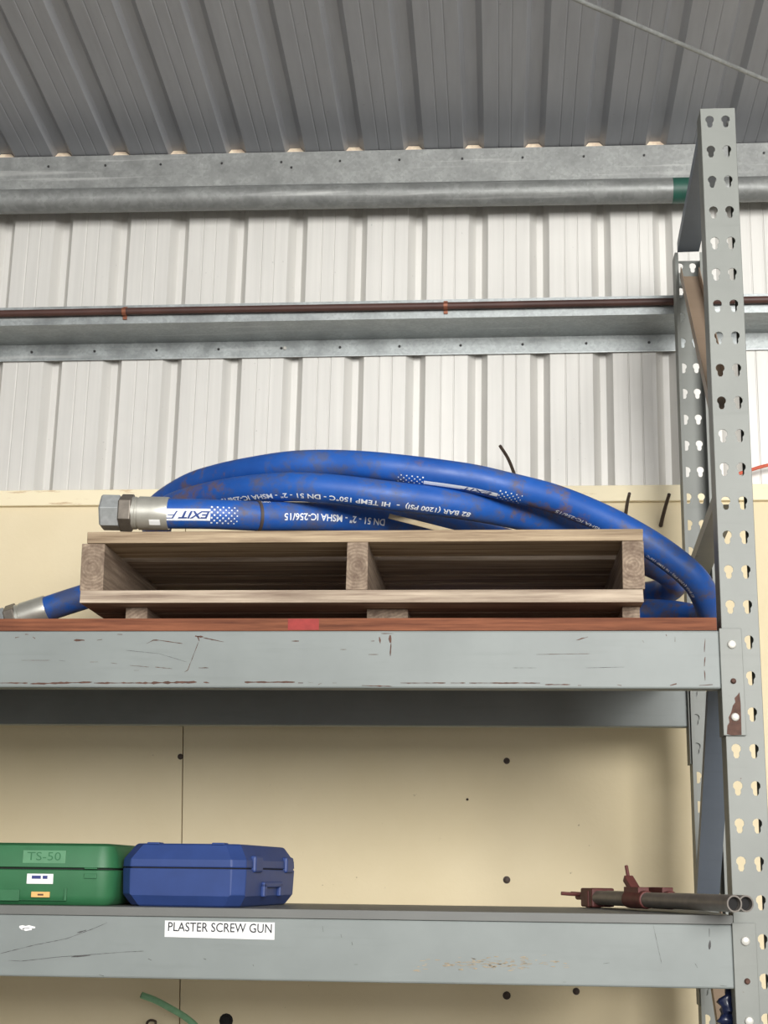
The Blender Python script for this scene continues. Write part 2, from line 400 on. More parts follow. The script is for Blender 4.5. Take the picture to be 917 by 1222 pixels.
# ------------------------------------------------------------------ pallet rack
rack = thing('pallet_rack', 'grey steel pallet rack with keyhole uprights, bolted beams and chipped paint', 'rack', (0, 0, 0))
PITCH = .0762
def keyhole(cx, cz, n=8):
    P = []
    r, hw = .0100, .0060; zc = cz+.0048
    a0 = -math.acos(hw/r) if False else -math.radians(53)
    for i in range(n+1):
        a = a0 + (math.pi - 2*a0)*i/n; P.append((cx + r*math.cos(a), zc + r*math.sin(a)))
    for i in range(4):
        a = math.pi + math.pi*i/3; P.append((cx + hw*math.cos(a), cz - .0105 + hw*.9*math.sin(a)))
    return P
ZTOP = 3.286
def upright_mesh(name, sgn, ZTOP=3.286):       # web in plane y=0; flanges run to sgn*0.068; origin at left hole column, z world
    bm = bmesh.new(); xl, xm, xr = -.0195, .01825, .058
    def poly(pts): 
        try: bm.faces.new([bm.verts.new(p) for p in pts])
        except ValueError: pass
    rows = [1.5 + PITCH*k for k in range(-19, 24)]
    zs = [0.0] + [(a+b)/2 for a, b in zip(rows[:-1], rows[1:])] + [ZTOP]
    for k, z in enumerate(rows):
        for x0, x1, cx in ((xl, xm, 0.0), (xm, xr, .0365)):
            outer = [Vector((x0, 0, zs[k])), Vector((x1, 0, zs[k])), Vector((x1, 0, zs[k+1])), Vector((x0, 0, zs[k+1]))]
            hole = [Vector((a, 0, b)) for a, b in keyhole(cx, z)]
            o2 = [Vector((p.x, p.z, 0)) for p in outer]; h2 = [Vector((p.x, p.z, 0)) for p in hole]
            vsx = [bm.verts.new(p) for p in outer+hole]
            for t in tessellate_polygon([o2, h2]):
                try: bm.faces.new([vsx[i] for i in t])
                except ValueError: pass
    D = .060*sgn; lip = .0085
    for x, s in ((xl, 1), (xr, -1)):
        poly([(x, 0, 0), (x, D, 0), (x, D, ZTOP), (x, 0, ZTOP)])
        poly([(x, D, 0), (x+s*lip, D, 0), (x+s*lip, D, ZTOP), (x, D, ZTOP)])
    bmesh.ops.remove_doubles(bm, verts=bm.verts, dist=1e-5)
    bmesh.ops.recalc_face_normals(bm, faces=bm.faces)
    me = bpy.data.meshes.new(name); bm.to_mesh(me); bm.free(); me.materials.append(M_RACKUP); return me
LEAN = .0038
mf, mr = upright_mesh('upright', 1), upright_mesh('upright', -1, 3.274)
def put_upright(me, X, Y, label=None):
    o = bpy.data.objects.new('upright', me); COL.objects.link(o); o.parent = rack
    o.location = (X - LEAN*1.5, Y, 0); o.rotation_euler = (0, LEAN, 0)
    m = o.modifiers.new('thickness', 'SOLIDIFY'); m.thickness = .0022; m.offset = 0
    return o
BAY = 2.36
YR = .8447
for X in (0.0, -BAY-.04):
    put_upright(mf, X, 0.0); put_upright(mr, X+.031, YR)
# braces between the uprights: channels seen from below
def brace(pf, pr, mat, w=.052, label=None, X=0.0):
    pf = Vector(pf) + Vector((X, 0, 0)); pr = Vector(pr) + Vector((X, 0, 0)); d = (pr-pf).normalized()
    a = Vector((1, 0, 0)); a = (a - d*a.dot(d)).normalized(); b = d.cross(a)
    if b.z < 0: b = -b
    prof = cprof([(-w/2, .028), (-w/2, 0), (w/2, 0), (w/2, .028)], .0025)
    mb = MB().prism(prof, lambda u, v: pf + a*u + b*v, lambda u, v: pr + a*u + b*v)
    o = mb.build('brace', mat, rack)
    if label: o['label'] = label
    return o
for X in (0.0, -BAY-.04):
    brace((.020, .055, 3.240), (.056, .790, 3.279), M_BRACE, .058, None, X)
    brace((.010, .05, 2.56), (.056, .785, 3.20), M_BROWN, .050, 'brown painted diagonal brace', X)
    brace((.012, .045, 2.345), (.046, .79, 2.335), M_RACKUP, .052, None, X)
    brace((-.004, .06, 2.045), (.037, .78, 1.50), M_BRACE, .054, None, X)
    brace((.006, .06, .95), (.040, .78, 1.46), M_BROWN, .050, None, X)
    brace((.006, .06, .85), (.040, .78, .30), M_BRACE, .050, None, X)

def beam(z0, z1, Y0, Y1, mat=M_RACK, front=True):
    x0, x1 = -BAY-.002, (-.0235 if front else .0070)
    b = MB().box(x0, x1, Y0, Y1, z0, z1).build('beam', mat, rack, bevel=.004)
    return b
Z1, Z2, HB = 2.058, 1.4555, .1243
front_top = beam(Z1-HB, Z1, -.004, .038)
rear_top = beam(Z1-HB, Z1, YR-.034, YR+.004, M_RACK, False)
front_low = beam(Z2-HB, Z2, -.004, .038)
rear_low = beam(Z2-HB, Z2, YR-.034, YR+.004, M_RACK, False)
for b, zt, Ya in ((front_top, Z1, -1), (front_low, Z2, -1), (rear_top, Z1, 1), (rear_low, Z2, 1)):
    yb = -.004 if Ya < 0 else YR+.004
    yo = yb + Ya*.001
    dx = 0 if Ya < 0 else .0315
    mb = MB().box(-.0245+dx, .0225+dx, min(yo, yo+Ya*.0035), max(yo, yo+Ya*.0035), zt-.222, zt+.004)
    mb.box(-.0245+dx, -.021+dx, min(yo, yo-Ya*.055), max(yo, yo-Ya*.055), zt-.222, zt+.004)
    cp = mb.build('connector_plate', M_RACKUP, b, bevel=.0012)
    if Ya < 0:
        for zz, rr in ((zt-.031, .0092), (zt-.1085, .0058), (zt-.184, .0088)):
            MB().lathe((.0006, yo+Ya*.0034, zz), (0, Ya, 0), [(0, rr*1.05), (.002, rr), (.005, rr*.9), (.0065, rr*.6)], 14).build('connector_pin', M_PIN if rr > .006 else M_RUST, b, smooth=40)

# chips, scratches and stains on the beam faces (flat marks, a hair proud of the paint)
def marks(name, items, mat, parent, Y):
    mb = MB()
    for it in items:
        pts, w = it
        pts = [at(x, y, Y) for x, y in pts]; L = []; R_ = []
        P = []
        for a, b in zip(pts[:-1], pts[1:]):
            n = max(1, int((b-a).length/.006)); P += [a + (b-a)*(i/n) for i in range(n)]
        P.append(pts[-1])
        for i, p in enumerate(P):
            t = (P[min(i+1, len(P)-1)] - P[max(i-1, 0)]).normalized(); nn = Vector((-t.z, 0, t.x))
            ww = .68*w*(.35+random.random()*.9)*(.45 if i in (0, len(P)-1) else 1)*.5
            L.append(p+nn*ww*(.6+.8*random.random())); R_.append(p-nn*ww*(.6+.8*random.random()))
        o = len(mb.v); n = len(P); mb.v += L + R_
        mb.f += [(o+i, o+i+1, o+n+i+1, o+n+i) for i in range(n-1)]
    for v in mb.v: v.y = Y
    o = mb.build(name, mat, parent, recalc=False); o['kind'] = 'stuff'; return o
YF = -.0046
rust = [([(0, 815), (33, 815)], .005), ([(36, 816), (110, 814)], .0055), ([(112, 815), (180, 815)], .005), ([(180, 815), (235, 814)], .006), ([(243, 814), (250, 815)], .004),
        ([(292, 814), (352, 814)], .005), ([(356, 815), (362, 815)], .004), ([(368, 814), (374, 815)], .003), ([(380, 817), (384, 815)], .003), ([(397, 815), (402, 815)], .003),
        ([(432, 818), (468, 819)], .003), ([(478, 815), (532, 815)], .0035), ([(538, 815), (556, 815)], .003), ([(560, 815), (645, 815)], .0035), ([(651, 817), (681, 817)], .0042),
        ([(690, 818), (694, 818)], .003), ([(737, 817), (742, 818)], .004), ([(800, 818), (808, 816)], .007), ([(835, 818), (851, 817)], .004),
        ([(18, 761), (23, 760)], .004), ([(30, 757), (34, 757)], .005), ([(39, 760), (42, 762)], .006), ([(88, 764), (101, 764)], .005), ([(116, 764), (122, 763)], .004), ([(140, 757), (146, 757)], .004),
        ([(175, 768), (183, 764), (190, 764), (218, 768)], .003), ([(233, 759), (243, 760)], .006), ([(236, 759), (238, 765)], .009), ([(243, 761), (267, 766)], .003), ([(237, 766), (224, 800), (220, 802)], .002),
        ([(237, 797), (249, 797)], .003), ([(348, 765), (357, 765)], .004), ([(406, 775), (414, 775)], .002), ([(443, 765), (447, 765)], .007), ([(453, 760), (454, 768)], .005), ([(466, 758), (466, 767)], .011),
        ([(467, 767), (466, 783)], .005), ([(440, 781), (452, 781)], .002), ([(455, 756), (470, 756)], .002), ([(688, 764), (702, 760)], .003), ([(795, 757), (796, 759)], .004), ([(806, 760), (806, 766)], .003),
        ([(842, 762), (841, 778)], .003), ([(842, 784), (841, 795)], .004), ([(841, 800), (842, 812)], .003), ([(767, 764), (769, 767)], .003), ([(107, 790), (117, 790)], .002), ([(132, 791), (140, 792)], .002), ([(155, 794), (178, 796)], .0015),
        ([(160, 800), (166, 800)], .002), ([(185, 796), (206, 798)], .0015), ([(25, 788), (60, 788)], .0012), ([(640, 781), (704, 780)], .0012)]
marks('rust_chip', rust, M_RUST, front_top, YF)
marks('scratch', [([(150, 776), (190, 780), (223, 790)], .0010), ([(70, 788), (78, 789)], .0015), ([(612, 797), (640, 797)], .001), ([(700, 797), (745, 796)], .001)], M_SCUFF, front_top, YF)
scr = [([(0, 1138), (40, 1128), (80, 1120), (112, 1108), (128, 1101)], .0015), ([(92, 1113), (103, 1110)], .004), ([(10, 1146), (25, 1147), (70, 1142), (150, 1136), (172, 1135)], .0014), ([(85, 1142), (108, 1140)], .003),
       ([(407, 1115), (408, 1119)], .005), ([(420, 1124), (421, 1128)], .003), ([(423, 1151), (427, 1151)], .002), ([(177, 1144), (181, 1146)], .003), ([(243, 1144), (246, 1145)], .003), ([(302, 1151), (303, 1153)], .003), ([(385, 1105), (386, 1112)], .002),
       ([(720, 1150), (728, 1149)], .0015), ([(830, 1150), (833, 1155)], .002), ([(847, 1108), (847, 1118)], .003), ([(848, 1122), (847, 1133)], .006), ([(780, 1104), (790, 1150)], .0008), ([(672, 1172), (676, 1172)], .003), ([(860, 1176), (868, 1177)], .002), ([(118, 1163), (124, 1165)], .003)]
marks('scratch', scr, M_SCUFF, front_low, YF)
marks('paint_scrape', [([(23, 1106), (42, 1107)], .011), ([(27, 1108.5), (38, 1109)], .010)], M_STICKER, front_low, YF)
sta = []
for i in range(130):
    x = random.gauss(590, 46); y = 1150 + random.gauss(0, 3.6)
    if 485 < x < 680: sta.append(([(x-random.uniform(1, 4), y), (x+random.uniform(1, 4), y+random.uniform(-1, 1))], random.uniform(.002, .006)))
marks('rust_stain', sta, M_STAIN, front_low, YF)
rp = [(883, 826), (884.5, 840), (885, 858), (885.5, 877), (874, 877.5), (868, 876), (868.5, 866), (871, 862), (870, 856), (873, 850), (875, 842), (878, 838), (877, 833), (880, 830)]
rpts = [at(x, y, -.0089) for x, y in rp]
o = MB().prism([(k,) for k in range(len(rp))], lambda k: rpts[k], lambda k: rpts[k] + Vector((0, .0004, 0))).build('rust_patch', M_RUST, front_top)
o['label'] = 'bare rusty patch'

# ------------------------------------------------------------------ text helper
def text_mesh(body, size, spacing=1.0, shear=0.0, bold=0.0):
    cu = bpy.data.curves.new('txt', 'FONT'); cu.body = body; cu.size = 1; cu.align_x = 'LEFT'; cu.space_character = spacing; cu.shear = shear; cu.offset = bold
    cu.resolution_u = 3
    o = bpy.data.objects.new('txt', cu); COL.objects.link(o)
    me = bpy.data.meshes.new_from_object(o.evaluated_get(bpy.context.evaluated_depsgraph_get()))
    bpy.data.objects.remove(o); bpy.data.curves.remove(cu)
    xs = [v.co.x for v in me.vertices]; ys = [v.co.y for v in me.vertices]; x0, y0 = min(xs), min(ys)
    h = max(ys)-y0; k = size/h
    for v in me.vertices: v.co = Vector(((v.co.x-x0)*k, (v.co.y-y0)*k, 0))
    return me, (max(xs)-x0)*k
def flat_text(body, height, width, fn, name, mat, parent, **kw):       # fn(u,v): point; text stretched to width
    me, w = text_mesh(body, height, **kw)
    for v in me.vertices: v.co = fn(v.co.x/w*width, v.co.y)
    o = bpy.data.objects.new(name, me); COL.objects.link(o); me.materials.clear(); me.materials.append(mat); o.parent = parent
    return o

# shelf label on the lower beam
c = [at(197, 1098.5, YF), at(328, 1101, YF), at(327.5, 1121.5, YF), at(196.5, 1118, YF)]
lab = MB().prism([(0,), (1,), (2,), (3,)], lambda i: c[i] + Vector((0, -.0002, 0)), lambda i: c[i] + Vector((0, .0004, 0))).build('shelf_label', M_STICKER, front_low)
lab['label'] = 'white paper shelf label with black capitals'
ux = (c[1]-c[0]).normalized(); wl_ = (c[1]-c[0]).length; uz = Vector((-ux.z, 0, ux.x)); base = c[3] + Vector((0, -.0006, 0))
flat_text('PLASTER SCREW GUN', .0185, wl_*.945, lambda u, v: base + ux*(u+wl_*.028) + uz*(v+.0115), 'label_lettering', M_INK, front_low, bold=.008)

# ------------------------------------------------------------------ shelves
DZ = 2.0862
top = thing('plywood_shelf', 'thick red-brown plywood shelf board with a red paint mark on its edge, under the pallet', 'shelf', (-1.2, .42, Z1))
local(MB().box(-BAY, -.0275, -.002, YR, Z1+.0004, DZ).build('board', M_PLY, bevel=.0015), top)
xa, xb = at(344, 745, 0).x, at(381, 745, 0).x
local(tag(MB().box(xa, xb, -.0027, -.0018, Z1+.002, DZ-.0015).build('paint_mark', M_REDMARK), 'red paint mark'), top)
low = thing('steel_shelf', 'grey steel shelf panel with a folded front lip, under the tool cases', 'shelf', (-1.2, .42, Z2))
ZL = Z2+.0185
local(MB().box(-BAY, -.0215, -.003, .60, Z2+.015, ZL).build('panel', M_DECK, bevel=.001), low)
local(MB().box(-BAY, -.0215, -.0045, -.0015, Z2+.0004, ZL).build('front_lip', M_DECK, bevel=.0008), low)

# ------------------------------------------------------------------ timber pallet
PX0, PX1, PY0, PY1 = -1.424, -.1735, .03, .625
pal = thing('timber_pallet', 'weathered timber pallet with three bearers, resting on the plywood shelf', 'pallet', ((PX0+PX1)/2, .33, DZ))
ZB0 = 2.1265; ZB1 = 2.155; ZS1 = 2.263; ZT1 = 2.289
def rough_box(x0, x1, y0, y1, z0, z1, j=.002):
    mb = MB().box(x0, x1, y0, y1, z0, z1)
    for v in mb.v: v += Vector((random.uniform(-j, j), random.uniform(-j, j)*.6, random.uniform(-j, j)*.4))
    return mb
for y0, y1, m in ((PY0, .186, M_PALLETTOP), (.236, .392, M_PALLET), (.412, .500, M_PALLET), (.522, PY1, M_PALLET)):
    local(rough_box(PX0+.006, PX1, y0, y1, ZS1, ZT1).build('deck_board', m, bevel=.0015), pal)
for i, (y0, y1) in enumerate(((PY0, .155), (.166, .30), (.50, PY1))):
    o = local(rough_box(PX0, PX1-.003, y0, y1, ZB0, ZB1).build('base_board', M_PALLET, bevel=.0015), pal)
for xa, xb in ((PX0-.003, PX0+.049), (at(414, 643, PY0).x, at(440, 643, PY0).x), (PX1-.047, PX1)):
    cx = (xa+xb)/2
    o = rough_box(xa-cx, xb-cx, PY0+.002, PY1, -.054, .054, .0012).build('stringer', M_STRINGER, bevel=.0015)
    o.location = (cx, 0, ZB1+.054); o.parent = pal; o.matrix_parent_inverse = Matrix.Translation(-pal.location)
for pa, pb, y0 in ((150, 176, .085), (438, 487, .11), (743, 764, .085)):
    xa, xb = at(pa, 730, y0).x, at(pb, 730, y0).x
    local(rough_box(xa, xb, y0, PY1-.02, DZ+.0005, ZB0-.0005, .0).build('skid_block', M_STRINGER, bevel=.0015), pal)

# pale lath on top of the pallet
a, b = Vector((-.748, .235, 2.372)), Vector((-.560, .155, 2.3035))
tag(MB().bar(a, b, .012, .006, Vector((0, 0, 1))).build('timber_lath', M_LATH, bevel=.001), 'short pale timber lath wedged under the blue hose on the pallet', 'lath')

# ------------------------------------------------------------------ hose
HR = .0345
s1 = [(145, 612, .08), (200, 613, .085), (250, 613.5, .10), (308, 616, .14), (380, 617, .22), (440, 621.5, .30), (520, 631, .42), (600, 645, .53)]
P = [at(*p) for p in s1]
P += [Vector(p) for p in ((-.40, .62, 2.365), (-.36, .72, 2.345), (-.42, .82, 2.32), (-.60, .88, 2.30), (-.95, .89, 2.29), (-1.20, .86, 2.31), (-1.345, .76, 2.33), (-1.385, .63, 2.345), (-1.375, .52, 2.36), (-1.352, .43, 2.395))]
P += [at(*p) for p in zip((201, 251, 301, 351, 401, 460, 507, 557, 607, 658, 690, 730, 769, 795, 806, 795, 769, 720), (608, 592, 584, 581, 584, 591, 596.5, 603.5, 612.5, 625, 637, 652, 669, 682, 694, 705, 710, 712),
      (.36, .26, .19, .15, .14, .15, .18, .22, .29, .37, .43, .48, .53, .58, .64, .70, .74, .77))]
P += [Vector(p) for p in ((-.45, .79, 2.24), (-.85, .79, 2.22), (-1.15, .79, 2.26), (-1.33, .80, 2.36), (-1.41, .73, 2.43), (-1.41, .61, 2.455))]
P += [at(*p) for p in zip((190, 225, 258, 301, 351, 401, 457, 557, 607, 658, 705, 750, 795, 830, 846, 848, 835, 800, 764),
      (605, 582, 571, 562, 555, 554, 557.5, 570, 581, 594, 612, 634, 662, 692, 722, 738, 738, 732, 731),
      (.50, .40, .33, .26, .21, .19, .17, .19, .21, .25, .29, .32, .34, .36, .42, .50, .58, .64, .668))]
P += [Vector(p) for p in ((-.35, .70, 2.21), (-.70, .71, 2.15), (-1.02, .71, 2.22), (-1.30, .712, 2.315), (-1.50, .716, 2.303))]
P += [at(95, 714, .72), at(55, 727, .72)]
HP = spline(P, .012)
hose = thing('hydraulic_hose', 'thick blue rubber hose with white print, coiled over the timber pallet', 'hose', (-.8, .4, DZ))
local(MB().tube(HP, HR, 24).build('hose_body', M_HOSE, smooth=80, recalc=True), hose)
CUM = [0.0]
for p, q in zip(HP[:-1], HP[1:]): CUM.append(CUM[-1] + (q-p).length)
import bisect
def hframe(s):
    i = max(1, min(len(HP)-2, bisect.bisect(CUM, s)-1)); u = (s-CUM[i])/max(1e-6, CUM[i+1]-CUM[i])
    p = HP[i].lerp(HP[i+1], u); t = (HP[i+1]-HP[i]).normalized().lerp((HP[i+1]-HP[i-1]).normalized(), .5).normalized()
    n = Vector((0, -1, 0)); n = (n - t*n.dot(t)).normalized(); b = n.cross(t)
    if b.z < 0: b = -b
    return p, t, n, b
def on_hose(s, ang, r): 
    p, t, n, b = hframe(s); return p + n*(r*math.cos(ang)) + b*(r*math.sin(ang))
def s_at(px, lo, hi):        # arc length where the hose passes photo column px, between two arc lengths
    best = None
    for i, p in enumerate(HP):
        if lo <= CUM[i] <= hi:
            d = p - CAM; x = W/2 + F*d.dot(RX)/d.dot(FW)
            if best is None or abs(x-px) < best[0]: best = (abs(x-px), CUM[i])
    return best[1]
L1 = next(CUM[i] for i in range(len(HP)) if HP[i].y > .6)
idx2 = min(range(len(HP)), key=lambda i: (HP[i]-at(201, 608, .36)).length); S2 = CUM[idx2]
idx3 = min(range(len(HP)), key=lambda i: (HP[i]-at(190, 606, .50)).length); S3 = CUM[idx3]
def cut(me, nx, ny):
    bm = bmesh.new(); bm.from_mesh(me)
    xs = [v.co.x for v in bm.verts]; ys = [v.co.y for v in bm.verts]
    for (lo, hi, st, no) in ((min(ys), max(ys), ny, (0, 1, 0)), (min(xs), max(xs), nx, (1, 0, 0))):
        k = lo + st
        while k < hi:
            co = Vector(no)*k
            bmesh.ops.bisect_plane(bm, geom=bm.verts[:]+bm.edges[:]+bm.faces[:], plane_co=co, plane_no=no); k += st
    bm.to_mesh(me); bm.free()
def hose_text(body, s_from, s_to, ang, height, name, mat, r=HR+.0007, bold=0.0, shear=0.0, spacing=1.0):
    # reads upside down: starts at s_from, runs to s_to (towards the left of the picture); ang is the middle line
    me, w = text_mesh(body, height, bold=bold, shear=shear, spacing=spacing); cut(me, .02, .004)
    for v in me.vertices:
        v.co = on_hose(s_from + (s_to-s_from)*v.co.x/w, ang - (v.co.y-height/2)/HR, r)
    o = bpy.data.objects.new(name, me); COL.objects.link(o); me.materials.clear(); me.materials.append(mat)
    return local(o, hose)
def hose_patch(s0, s1, a0, a1, name, mat, r=HR+.0004):
    mb = MB(); n, m = max(2, int(abs(s1-s0)/.01)), 8
    R_ = [[on_hose(s0+(s1-s0)*i/n, a0+(a1-a0)*j/m, r) for j in range(m+1)] for i in range(n+1)]
    mb.rings(R_, cap=False, closed=False); return local(mb.build(name, mat, smooth=60), hose)
def hose_dots(s0, s1, ang, rows, name, step=.0062, size=.0042):
    mb = MB(); n = int(abs(s1-s0)/step); sg = 1 if s1 > s0 else -1
    for i in range(n):
        for j in range(rows):
            if (i+j) % 2: continue
            k = size*(1 - .35*i/n)/2; s = s0+sg*step*(i+.5); a = ang + (j-(rows-1)/2)*step/HR
            mb.add([on_hose(s+dx*k, a+dy*k/HR, HR+.0006) for dx, dy in ((-1, -1), (1, -1), (1, 1), (-1, 1))], [(0, 1, 2, 3)])
    return local(mb.build(name, mat=M_PRINT, recalc=True), hose)
# front strand: logo patch, dots, print
sl, sr = s_at(200.5, 0, L1), s_at(252, 0, L1)
hose_patch(sl, sr, -.70, .10, 'logo_patch', M_PRINT)
hose_text('EXIT', s_at(248, 0, L1), s_at(214, 0, L1), -.30, .0170, 'logo_lettering', M_LOGOBLUE, HR+.0010, .025, .35)
hose_text('F', s_at(212, 0, L1), s_at(201.5, 0, L1), -.30, .0170, 'logo_lettering', M_LOGOBLUE, HR+.0010, -.012, .35)
hose_dots(s_at(253, 0, L1), s_at(283, 0, L1), -.30, 7, 'dot_print')
hose_text('DN 51 - 2" - MSHA IC-256/15', s_at(452, 0, L1), s_at(331, 0, L1), -.30, .0170, 'white_print', M_PRINT, bold=.02)
hose_text('150\u00b0C', s_at(322, 0, L1), s_at(306, 0, L1), 1.02, .010, 'white_print', M_PRINT, bold=.015)
# middle strand print
hose_text('82 BAR (1200 PSI)  -  HI TEMP 150\u00b0C - DN 51 - 2" - MSHA IC-256/15', s_at(558, S2, S2+1.3), s_at(273, S2, S2+1.3), -.84, .0180, 'white_print', M_PRINT, bold=.02)
# upper strand print, low on its side
s0, s1_ = s_at(506, S3, S3+1.6), s_at(592, S3, S3+1.6)
hose_patch(s0, s1_, -1.22, -.90, 'logo_patch', M_PRINT)
hose_text('EXIT', s_at(588, S3, S3+1.6), s_at(552, S3, S3+1.6), -1.06, .009, 'logo_lettering', M_LOGOBLUE, HR+.0010, .01, .3)
hose_dots(s0, s_at(478, S3, S3+1.6), -1.02, 5, 'dot_print', .0062, .0036); hose_dots(s1_, s_at(626, S3, S3+1.6), -1.02, 5, 'dot_print', .0062, .0036)
hose_text('DN 51 - 2" - MSHA IC-256/15', s_at(770, S3, S3+1.6), s_at(664, S3, S3+1.6), -1.14, .011, 'white_print', M_PRINT, bold=.008)
hose_text('82 BAR (1200 PSI) - HI TEMP 150\u00b0C', s_at(836, S3, S3+1.9), s_at(776, S3, S3+1.6), -1.10, .011, 'white_print', M_PRINT, bold=.008)
hose_patch(s_at(773, S2+.9, S2+1.42), s_at(784, S2+.9, S2+1.42), -.2, .3, 'logo_patch', M_PRINT)
# tie band round the front strand
st = s_at(308.5, 0, L1); p, t, n, b = hframe(st)
local(MB().lathe(p - t*.004, t, [(0, HR), (.0005, HR+.0022), (.0075, HR+.0022), (.008, HR)], 28).build('tie_band', M_TIE, smooth=40), hose)
# end fittings
def fitting(p, ax):
    f = local(MB().lathe(p, ax, [(-.004, .0372), (0, .0384), (.030, .0386), (.0645, .0388), (.0655, .036), (.070, .036), (.071, .0378), (.080, .0378)], 32).build('ferrule', M_STEELFIT, smooth=35), hose)
    local(MB().lathe(p + ax*.078, ax, [(0, .041), (.002, .0445), (.028, .0445), (.030, .041)], 6, rot=.50).build('lock_nut', M_DARKNUT, bevel=.001), hose)
    nut = MB().lathe(p + ax*.1075, ax, [(0, .0395), (.001, .0425), (.040, .0425), (.0445, .039), (.0445, .026), (.030, .025)], 6, rot=.05)
    local(nut.build('hex_nut', M_NUT, bevel=.001), hose)
pA = at(200, 613, .085); tA = (HP[0] - pA).normalized()
fitting(pA, tA)
pB = HP[-1]; tB = (HP[-1]-HP[-4]).normalized()
fitting(pB, tB)
mk = at(186, 632.5, .045)
p, ax = pA, tA
mb = MB(); R_ = []
for dd in (.010, .035):
    row = []
    for a in (-.98, -.72, -.60):
        nn = Vector((0, -1, 0)); row.append(p + ax*dd + nn*(.0391*math.cos(a)) + Vector((0, 0, 1))*(.0391*math.sin(a)))
    R_.append(row)
mb.rings(R_, cap=False, closed=False); local(mb.build('ferrule_tag', M_STICKER), hose)

# ------------------------------------------------------------------ tool cases
def rounded_rect(x0, x1, y0, y1, r, n=5):
    P = []
    for cx, cy, a in ((x1-r, y0+r, -90), (x1-r, y1-r, 0), (x0+r, y1-r, 90), (x0+r, y0+r, 180)):
        for i in range(n+1):
            t = math.radians(a + 90*i/n); P.append((cx + r*math.cos(t), cy + r*math.sin(t)))
    return P
def loft(levels):        # levels: (z, inset, x0,x1,y0,y1,r)
    mb = MB(); mb.rings([[Vector((x, y, z)) for x, y in rounded_rect(x0+i, x1-i, y0+i, y1-i, max(r-i, .004))] for z, i, x0, x1, y0, y1, r in levels]); return mb
gx0, gx1, gy0, gy1 = -1.86, -1.317, .05, .42
gc = thing('tool_case', 'green plastic tool case with white and orange stickers, left of the blue case', 'case', (-1.58, .23, ZL))
G = (gx0, gx1, gy0, gy1)
z0 = ZL + .0005
local(loft([(z0, .016, *G, .04), (z0+.006, .008, *G, .04), (z0+.020, .003, *G, .04), (z0+.072, .0, *G, .04), (z0+.074, .003, *G, .04)]).build('case_base', M_GREENCASE, smooth=35), gc)
local(loft([(z0+.0772, .004, *G, .04), (z0+.079, .0, *G, .04), (z0+.108, .004, *G, .04), (z0+.124, .010, *G, .04), (z0+.1295, .022, *G, .04)]).build('case_lid', M_GREENCASE, smooth=35), gc)
local(loft([(z0+.07, .006, *G, .04), (z0+.080, .006, *G, .04)]).build('seal_strip', M_BLACK), gc)
yf = gy0
def plate(pxa, pya, pxb, pyb, d, name, mat, parent, Y):
    a, b = at(pxa, pya, Y), at(pxb, pyb, Y)
    return local(MB().box(min(a.x, b.x), max(a.x, b.x), Y-d, Y+.003, min(a.z, b.z), max(a.z, b.z)).build(name, mat, bevel=.0006), parent)
plate(28, 1014.5, 78, 1030.5, .0012, 'name_plate', M_GREENLIGHT, gc, gy0+.0022)
a, b = at(32, 1026.5, gy0), at(73, 1017, gy0)
local(flat_text('TS-50', b.z-a.z, b.x-a.x, lambda u, v: Vector((a.x+u, gy0+.0006, a.z+v)), 'embossed_lettering', M_GREENCASE, None), gc)
plate(32.5, 1042.5, 63, 1055, .0010, 'white_sticker', M_STICKER, gc, gy0)
a2, b2 = at(38, 1048.6, gy0), at(57, 1045, gy0)
local(MB().box(a2.x, a2.x+.020, gy0-.0016, gy0-.0009, a2.z, b2.z).box(a2.x+.024, a2.x+.0345, gy0-.0016, gy0-.0009, a2.z, b2.z).build('sticker_print', M_BLUEINK), gc)
plate(37.5, 1064, 59, 1071, .0010, 'orange_sticker', M_ORANGE, gc, gy0)
a3, b3 = at(45, 1068.6, gy0), at(52, 1066.6, gy0)
local(MB().box(a3.x, b3.x, gy0-.0016, gy0-.0009, a3.z, b3.z).build('sticker_print', M_RUST), gc)
for pa, pb, y0_, y1_ in ((-100, 22.5, 1060, 1075), (77, 79, 1060, 1075), (22, 79, 1073.5, 1075)):
    plate(pa, y0_, pb, y1_, .0012, 'moulded_rib', M_GREENCASE, gc, gy0)
# catch near the rounded corner
for za, zb in ((.0755, .0785), (.056, .066)):
    local(MB().box(gx1-.066, gx1-.038, gy0-.0022, gy0+.012, z0+za, z0+zb).build('catch_ridge', M_GREENCASE, bevel=.001), gc)

bc = thing('tool_case', 'dark blue plastic tool case with chamfered edges, right of the green case', 'case', (-1.174, .05, ZL))
bc.rotation_euler = (0, 0, math.radians(-7.0))
bw, bd, bh = .280, .45, .1335
def octo(i, z, c=.026):
    x0, x1, y0, y1 = -bw/2+i, bw/2-i, i, bd-i; c = max(c, .003)
    return [Vector(p) for p in ((x0+c, y0, z), (x1-c, y0, z), (x1, y0+c, z), (x1, y1-c, z), (x1-c, y1, z), (x0+c, y1, z), (x0, y1-c, z), (x0, y0+c, z))]
cz0 = .0006
lo = MB().rings([octo(.020, cz0), octo(.016, cz0+.003), octo(.002, cz0+.024), octo(.0, cz0+.079)]).build('case_base', M_BLUECASE, bc, bevel=.0025)
MB().rings([octo(.004, cz0+.079), octo(.004, cz0+.0815)]).build('seal_strip', M_BLACK, bc)
hi = MB().rings([octo(.0, cz0+.0815), octo(.001, cz0+.098), octo(.020, cz0+.128), octo(.024, cz0+.1315)]).build('case_lid', M_BLUECASE, bc, bevel=.0025)
for y in (.075, .335):
    MB().box(bw/2-.010, bw/2+.006, y, y+.060, cz0+.072, cz0+.108).build('latch', M_BLUECASE, bc, bevel=.005)
